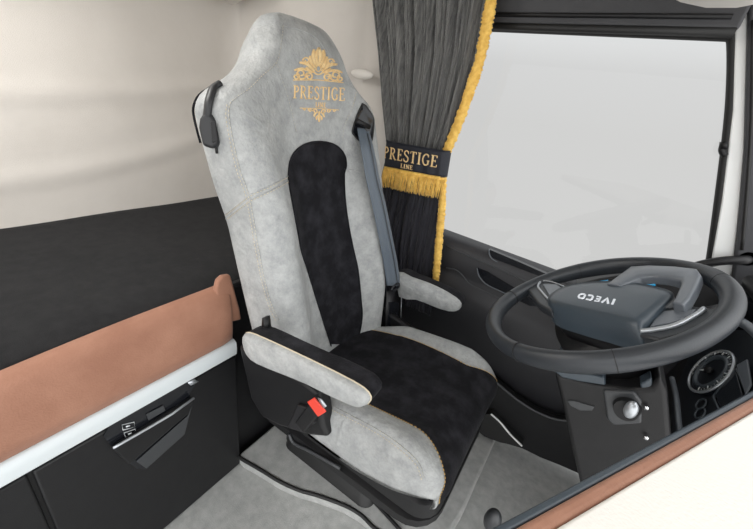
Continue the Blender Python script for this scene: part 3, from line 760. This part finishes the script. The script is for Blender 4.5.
# hub cover: top face, folding down towards the camera side
H1 = .016
tA, tB, tC, tD, tE, tF = [whit(*p, H1) for p in [(560, 292), (572, 286), (615, 282), (668, 292), (672, 297), (549, 301)]]
# ring outlines from top to bottom
def hub(px, h): return [whit(a, b, h) for a, b in px]
top = [(562, 289), (575, 285), (600, 283), (630, 284), (660, 290), (669, 295), (664, 302), (654, 311), (644, 319), (636, 322), (610, 316), (580, 309), (556, 303), (552, 297)]
t2 = [(560, 288), (575, 283.5), (600, 281), (632, 282), (664, 288.5), (674, 295), (668, 304), (657, 314), (645, 324), (636, 328), (608, 321), (578, 314), (552, 306), (548, 297)]
top3 = hub(top, H1 + .004); rim3 = hub(t2, H1 - .004)
low = [p - WN * .038 + (WC - p) * .02 for p in rim3]
lo_px = [None] * 14
mid = [p - WN * .018 for p in rim3]
# camera-side skirt bulges out along wheel-up
for i, p in enumerate(rim3):
    b = (p - WC).dot(WU)
    if i in (8, 9, 10, 11, 12, 7, 13):
        k = {7: .5, 8: 1, 9: 1, 10: 1, 11: 1, 12: 1, 13: .4}[i]
        mid[i] += WU * .014 * k; low[i] += WU * .020 * k
c = sum(top3, Vector()) / 14
rings = [[c + (p - c) * s + WN * e for p in spline(top3, 4, True)] for s, e in ((.02, .004), (.5, .0035), (.85, .002))] + [spline(x, 4, True) for x in (top3, rim3, mid, low)]
hubo = mesh('hub_cover', *loft(rings), 'hubplastic', parent=whl, auto=80, label='slate grey hub cover')
hc = sum(low, Vector()) / 14
r0 = [p for p in spline(low, 4, True)]
mesh('hub_base', *loft([[p + (hc - p) * .05 for p in r0], [p + (hc - p) * .12 - WN * .03 for p in r0], [p + (hc - p) * .35 - WN * .06 for p in r0]]), 'blackplastic', parent=whl)
# logo letters
S, wd = word('IVECO', GB, .16)
o3, u3, v3 = whit(616.5, 300, H1 + .006), whit(580, 293.6, H1 + .006), whit(613.8, 305.8, H1 + .006)
def mpl(u, v, off): return o3 + (u3 - o3) * (u / wd) + (v3 - o3) * (v) + WN * off
mesh('lettering', *ribbon(S, mpl, .002, .5), 'chrome', parent=hubo, label='chrome letters IVECO', auto=30)
# D frame spoke (far side), with opening
fo = [whit(*p, .022) for p in [(606, 285), (614, 279), (631, 266.5), (650, 265.5), (675, 266.5), (697, 269), (702, 276), (697, 288), (690, 300), (684, 306)]]
fi = [whit(*p, .022) for p in [(621, 287), (627, 283.5), (640, 277.5), (652, 276.5), (668, 278), (681, 281), (681, 285), (678, 292), (675, 299), (672, 304)]]
V = []; Fc = []
o4, i4 = fo, fi
rings = []
for a, b in zip(o4, i4):
    rings.append([a - WN * .018, a, a.lerp(b, .15) + WN * .004, a.lerp(b, .85) + WN * .004, b, b - WN * .018])
mesh('lower_spoke', *loft(rings), 'frameplastic', parent=whl, auto=40, bevel=.003, label='grey D shaped lower spoke frame')
# side spokes with switch pads
def pad(name, px, h, m, th, bev, par, lab=None):
    return mesh(name, *ext([whit(a, b, h) for a, b in px], WN * -th), m, parent=par, bevel=bev, label=lab)
sp1 = pad('side_spoke', [(526, 288), (545, 279), (566, 285), (560, 300), (552, 312), (538, 304)], .006, 'wheelplastic', .022, .006, whl)
mesh('switch_surround', *tube([whit(a, b, .008) for a, b in p2spline([(541, 280.5), (538, 286), (541, 291), (548, 299), (551, 302)], 4)], .003, 8), 'satin', parent=sp1, label='silver surround')
mesh('switch_surround', *tube([whit(a, b, .008) for a, b in p2spline([(541, 280.5), (552, 282), (565, 287)], 4)], .002, 8), 'satin', parent=sp1, label='silver surround')
pad('switch_pad', [(543, 284), (556, 284), (562, 288), (556, 294), (550, 297)], .011, 'frameplastic', .004, .001, sp1)
sp2 = pad('side_spoke', [(636, 334), (648, 321), (662, 308), (690, 305), (722, 309), (716, 322), (690, 333), (660, 340)], .004, 'wheelplastic', .022, .006, whl)
mesh('switch_surround', *tube([whit(a, b, .0065) for a, b in p2spline([(640, 331), (652, 330), (676, 325), (697, 314), (704, 308.5)], 4)], .0045, 8), 'satin', parent=sp2, label='silver surround')
pad('switch_pad', [(655, 319), (664, 310.5), (696, 309), (688, 316), (672, 322), (650, 326)], .009, 'frameplastic', .004, .001, sp2)
up_sp = [wp(a, b, h) for a, b, h in [(-.05, .10, -.03), (.05, .10, -.03), (.06, .14, -.02), (.075, .205, -.004), (-.075, .205, -.004), (-.06, .14, -.02)]]

# ------------------------------------------------------------------ STEERING COLUMN
colm = empty('steering_column', (.80, .0, .3), 'black steering column cover with ignition switch under the wheel', 'steering column')
sc = [whit(*p, -.055) for p in [(570, 352), (600, 352), (640, 345), (660, 330), (640, 310), (600, 300), (560, 315), (556, 335)]]
sc = spline(sc, 3, True); cc = sum(sc, Vector()) / len(sc)
mesh('collar', *loft([[p for p in sc], [cc + (p - cc) * .95 - WN * .03 for p in sc], [cc + (p - cc) * .85 - WN * .09 for p in sc]]), 'blackplastic', parent=colm, label='round collar behind the wheel')
yc = .01
fr1 = ony(yc - .05, (554, 373), (562, 376), (590, 383), (628, 390), (650, 388), (660, 376), (668, 392), (672, 440), (672, 470), (640, 520), (588, 520), (574, 460), (563, 410))
cv1 = mesh('column_cover', *ext(fr1, (0, .19, 0)), 'blackplastic', parent=colm, bevel=.012, seg=4)
mesh('upper_shroud', *ext(ony(yc - .052, (553, 371), (557, 367), (575, 371), (604, 378), (606, 386), (580, 382), (562, 378)), (0, .16, 0)), 'hubplastic', parent=colm, bevel=.004, label='grey upper shroud')
mesh('lever_slot', *ext(ony(yc - .053, (567, 401), (574, 401), (595, 407), (592, 411), (580, 411), (570, 406)), (0, .01, 0)), 'greyplastic', parent=colm, bevel=.002)
mesh('switch_plate', *ext(ony(yc - .056, (603, 391), (634, 392), (642, 402), (642, 424), (614, 426), (607, 420)), (0, .01, 0)), 'greyplastic', parent=colm, bevel=.004)
ic = hit(627, 409, (0, 1, 0), yc - .06)
ign = mesh('ignition_switch', *cyl(ic + Vector((0, .01, 0)), (-.15, -1, .1), .024, .022, 32, .02), 'blackplastic', parent=colm, auto=40)
kb = hit(631, 411, (0, 1, 0), yc - .085)
mesh('key_knob', *join(ellipsoid(kb + Vector((0, .004, 0)), (.011, 0, .002), (0, .010, 0), (-.002, 0, .019), 20, 14)), 'satin', parent=ign, label='silver key knob')
for p in ((646, 407), (646, 437)):
    mesh('screw', *cyl(hit(*p, (0, 1, 0), yc - .055), (0, -1, 0), .004, .004, 12), 'chrome', parent=colm)
mesh('bracket', *ext(ony(yc - .045, (640, 384), (652, 378), (654, 410), (650, 445), (640, 432), (646, 410)), (0, .03, 0)), 'hubplastic', parent=colm, bevel=.003)
mesh('stalk_switch', *tube([wp(-.12, -.02, -.07), wp(-.16, -.03, -.055), wp(-.20, -.035, -.05)], .009, 10), 'blackplastic', parent=colm)

# ------------------------------------------------------------------ DASHBOARD with instruments
dsh = empty('dashboard', (1.1, .1, .3), 'black dashboard with round dial behind the steering wheel', 'dashboard')
pr = [(1.35, 1.0), (1.10, 1.0), (1.00, .985), (.955, .955), (.965, .925), (1.02, .90), (.945, .68), (.93, .60), (.97, .45), (1.02, .2), (1.05, -.1), (1.35, -.1)]
mesh('dash_body', *ext([(x, -.03, z - .03) for x, z in pr], (0, .52, 0)), 'blackplastic', parent=dsh, bevel=.012)
# instrument panel plane leaning towards the driver
IN = Vector((-.95, -.05, .28)).normalized(); IC = hit(713, 373, (1, 0, 0), .93)
def ih(px, py, h=0): return hit(px, py, IN, IN.dot(IC) + h)
mesh('instrument_panel', *ext([ih(*p) for p in [(672, 400), (690, 352), (720, 330), (775, 330), (790, 400), (700, 450), (672, 440)]], IN * -.02), 'dial', parent=dsh, smooth=False)
def icirc(px, py, r, h):
    c = ih(px, py, h); s = IN.cross(Vector((0, 0, 1))).normalized(); t = s.cross(IN)
    return c, s, t
c, s, t = icirc(713, 373, 0, .003)
gr_ = (ih(731, 352, .003) - ih(694, 394, .003)).length / 2 * .92
gauge = mesh('gauge', *cyl(c - IN * .003, IN, gr_, .006, 48), 'dial', parent=dsh, auto=40, label='round speed dial with white pointer')
def circ_t(r, h, w, m, par, nm): return mesh(nm, *tube([c + (s * math.cos(a) + t * math.sin(a)) * r + IN * h for a in np.linspace(0, 6.2832, 48, endpoint=False)], w, 6, closed=True), m, parent=par)
circ_t(gr_, .006, .0035, 'satin', gauge, 'bezel'); circ_t(gr_ * .72, .004, .006, 'dialgrey', gauge, 'dial_ring')
tk = []
for k in range(31):
    a = math.radians(-50 + 280 * k / 30); d = s * math.cos(a) + t * math.sin(a)
    tk.append(tube([c + d * gr_ * (.80 if k % 3 == 0 else .88) + IN * .008, c + d * gr_ * .94 + IN * .008], .0007 if k % 3 else .0013, 4))
mesh('dial_marks', *join(*tk), 'tick', parent=gauge)
mesh('pointer', *tube([c + IN * .012, ih(700, 370, .015)], .0018, 6), 'tick', parent=gauge)
mesh('pointer_hub', *cyl(c + IN * .006, IN, .009, .008, 20), 'blackplastic', parent=gauge)
mesh('centre_screen', *ext([ih(*p, .004) for p in [(716, 395), (737, 372), (744, 396), (722, 410)]], IN * .003), 'screen', parent=dsh, bevel=.001)
mesh('screen_bezel', *tube([ih(*p, .006) for p in [(713, 397), (737, 369), (748, 396), (722, 416)]], .003, 6, closed=True), 'dialgrey', parent=dsh)
mesh('screen_bezel', *ext([ih(*p, .007) for p in [(738, 366), (749, 360), (753, 385), (747, 396)]], IN * .004), 'frameplastic', parent=dsh, bevel=.002)
for p in ((701, 404), (700, 413)):
    c2 = ih(*p, .004)
    mesh('small_gauge', *tube([c2 + (s * math.cos(a) + t * math.sin(a)) * .013 for a in np.linspace(0, 6.28, 20, endpoint=False)], .002, 6, closed=True), 'dialgrey', parent=dsh)
mesh('hood_edge', *tube([ih(*p, .05) for p in [(738, 321), (746, 325), (756, 333), (768, 345)]], .010, 8, sm=5), 'frameplastic', parent=dsh, label='pale cluster hood edge')
mesh('side_trim', *tube([ih(*p, .02) for p in [(672, 378), (676, 395), (678, 415), (680, 440)]], .006, 8, sm=4), 'frameplastic', parent=dsh)
pod = ony(.44, (574, 285), (600, 279), (625, 275), (700, 272), (728, 278), (728, 330), (590, 330))
mesh('dash_end', *ext(pod, (0, .07, 0)), 'blackplastic', parent=dsh, bevel=.008)
# air vent at the door end of the dash with flat blue patches
ve = mesh('air_vent', *box(.93, .99, .38, .50, .80, .90), 'blackgloss', parent=dsh, bevel=.008)
mesh('blue_patch', *ext(ony(.435, (578, 288), (592, 282.5), (608, 280), (606, 285), (586, 292)), (0, .004, 0)), 'blue', parent=dsh, label='plain blue patch')
mesh('blue_patch', *ext(ony(.40, (643, 282), (656, 281.5), (655, 289), (641, 287)), (0, .004, 0)), 'blue', parent=dsh, label='plain blue patch')

# near dash top: slab beside the camera
s1, s2 = onz(.9, (513, 529), (753, 397))
e = (s2 - s1).normalized(); nrm2 = Vector((e.y, -e.x, 0))   # nrm2 points to the passenger / front side
a0 = s1 - e * .55; b0_ = s2 + e * .03
def strip(d0, d1, z0, z1): return ext([a0 + nrm2 * d0 + Vector((0, 0, z0)), b0_ + nrm2 * d0 + Vector((0, 0, z0)), b0_ + nrm2 * d1 + Vector((0, 0, z0)), a0 + nrm2 * d1 + Vector((0, 0, z0))], (0, 0, z1 - z0))
tray = empty('dash_shelf', (.95, -.6, .86), 'white topped shelf with brown leather edging in the near corner', 'shelf')
mesh('edge_bead', *strip(-.008, .0, -.03, -.001), 'hubplastic', parent=tray, bevel=.003, label='dark grey edge bead')
mesh('leather_edge', *strip(.0, .0145, -.03, .002), 'brown', parent=tray, bevel=.005, label='brown leather edging')
mesh('shelf_top', *strip(.0145, .50, -.03, .004), 'whitetop', parent=tray, bevel=.003, label='white shelf top')

# ------------------------------------------------------------------ small things
gh = mesh('grab_handle', *join(tube([hit(688, 270, (0, 1, 0), .56), hit(700, 265, (0, 1, 0), .545), hit(722, 261, (0, 1, 0), .54), hit(744, 260, (0, 1, 0), .55), hit(748, 259, (0, 1, 0), .60)], .0125, 12, sm=6),
          cyl(hit(748, 259, (0, 1, 0), .57), (0, 1, 0), .02, .06, 20)), 'blackplastic', label='black grab handle on the front door pillar', cat='handle')
lvr = empty('floor_lever', hit(500, 560, (0, 0, 1), -.1), 'dark grey lever with rounded chrome tipped knob on the floor', 'lever')
k1, k2 = hit(493, 507, (0, 0, 1), .20), None
top_ = hit(494, 517, (0, 0, 1), .19)
mesh('knob', *ellipsoid(top_ - Vector((0, 0, .015)), (.024, 0, 0), (0, .024, 0), (0, 0, .042)), 'greyplastic', parent=lvr)
mesh('shaft', *tube([top_ - Vector((0, 0, .03)), top_ - Vector((-.01, .0, .15)), top_ - Vector((-.02, 0, .29))], .010, 10), 'blackplastic', parent=lvr)
mesh('boot', *cyl(top_ - Vector((-.02, 0, .292)), (0, 0, 1), .05, .06, 24, .015), 'rubber', parent=lvr)
# oval recess lip on the side wall
rc = hit(361, 75, (-.55, .83, 0), .83 * .43 + .55 * .62)
mesh('recess_lip', *ellipsoid(hit(362, 74, (0, 1, 0), .52), (.055, 0, 0), (0, .012, 0), (0, 0, .018), 24, 12), 'creamplastic', label='cream oval moulding on the side wall by the curtain', cat='moulding')
# overhead console lip, top right
oc = [hit(*p, (0, 1, 0), .35) for p in [(660, -10), (666, -3), (680, 4), (705, 9.5), (735, 9.5), (765, 4), (785, -8)]]
oc = [Vector((oc[0].x, .35, 1.615))] + oc + [Vector((oc[-1].x, .35, 1.615))]
mesh('overhead_console', *ext(oc, (0, -.25, 0)), 'creamplastic', bevel=.012, label='pale overhead console at the top right', cat='console')

# ------------------------------------------------------------------ light
world = bpy.data.worlds.new('World'); bpy.context.scene.world = world; world.use_nodes = True
nt = world.node_tree; nt.nodes.clear()
out = nt.nodes.new('ShaderNodeOutputWorld'); bg = nt.nodes.new('ShaderNodeBackground'); tc = nt.nodes.new('ShaderNodeTexCoord')
sep = nt.nodes.new('ShaderNodeSeparateXYZ'); nt.links.new(tc.outputs['Generated'], sep.inputs[0])
r1_ = nt.nodes.new('ShaderNodeValToRGB')       # height gradient of the pale overcast sky
mr = nt.nodes.new('ShaderNodeMapRange'); mr.inputs['From Min'].default_value = -.5; mr.inputs['From Max'].default_value = .5
nt.links.new(sep.outputs['Z'], mr.inputs['Value']); nt.links.new(mr.outputs[0], r1_.inputs['Fac'])
r1_.color_ramp.elements[0].position = .5; r1_.color_ramp.elements[0].color = (.645, .64, .632, 1)
r1_.color_ramp.elements[1].position = .74; r1_.color_ramp.elements[1].color = (.86, .87, .875, 1)
e1 = r1_.color_ramp.elements.new(.62); e1.color = (.67, .668, .665, 1)
# brighter open sky ahead of the windscreen and beyond the passenger side
dot = nt.nodes.new('ShaderNodeVectorMath'); dot.operation = 'DOT_PRODUCT'; dot.inputs[1].default_value = (.70, -.62, .35)
nt.links.new(tc.outputs['Generated'], dot.inputs[0])
m2 = nt.nodes.new('ShaderNodeMapRange'); m2.interpolation_type = 'SMOOTHSTEP'; m2.inputs['From Min'].default_value = -.1; m2.inputs['From Max'].default_value = .8
m2.inputs['To Min'].default_value = 1.; m2.inputs['To Max'].default_value = 3.4
nt.links.new(dot.outputs['Value'], m2.inputs['Value']); nt.links.new(m2.outputs[0], bg.inputs['Strength'])
nt.links.new(r1_.outputs['Color'], bg.inputs['Color']); nt.links.new(bg.outputs[0], out.inputs[0])
def area(name, loc, target, size, power, col=(1, 1, 1), sy=None):
    l = bpy.data.lights.new(name, 'AREA'); l.energy = power; l.size = size; l.color = col
    if sy: l.shape = 'RECTANGLE'; l.size_y = sy
    o = bpy.data.objects.new(name, l); COL.objects.link(o); o.location = loc
    o.rotation_euler = (Vector(target) - Vector(loc)).to_track_quat('-Z', 'Y').to_euler(); return o
area('fill_light', (-.52, -.5, 1.60), (-.1, -.2, .4), .5, 13, (1, .98, .95))  # unseen fill lamp added under the ceiling to brighten the cab

# ------------------------------------------------------------------ camera
cd = bpy.data.cameras.new('Camera'); co = bpy.data.objects.new('Camera', cd); COL.objects.link(co)
cd.sensor_width = 36; cd.sensor_fit = 'HORIZONTAL'; cd.lens = F / 753 * 36; cd.clip_start = .01
Mx = Matrix(((R[0, 0], -R[1, 0], -R[2, 0]), (R[0, 1], -R[1, 1], -R[2, 1]), (R[0, 2], -R[1, 2], -R[2, 2]))).to_4x4()
Mx.translation = Vector(CAM); co.matrix_world = Mx
sc_ = bpy.context.scene; sc_.camera = co
sc_.view_settings.view_transform = 'Standard'; sc_.view_settings.look = 'None'; sc_.view_settings.exposure = 0; sc_.view_settings.gamma = 1
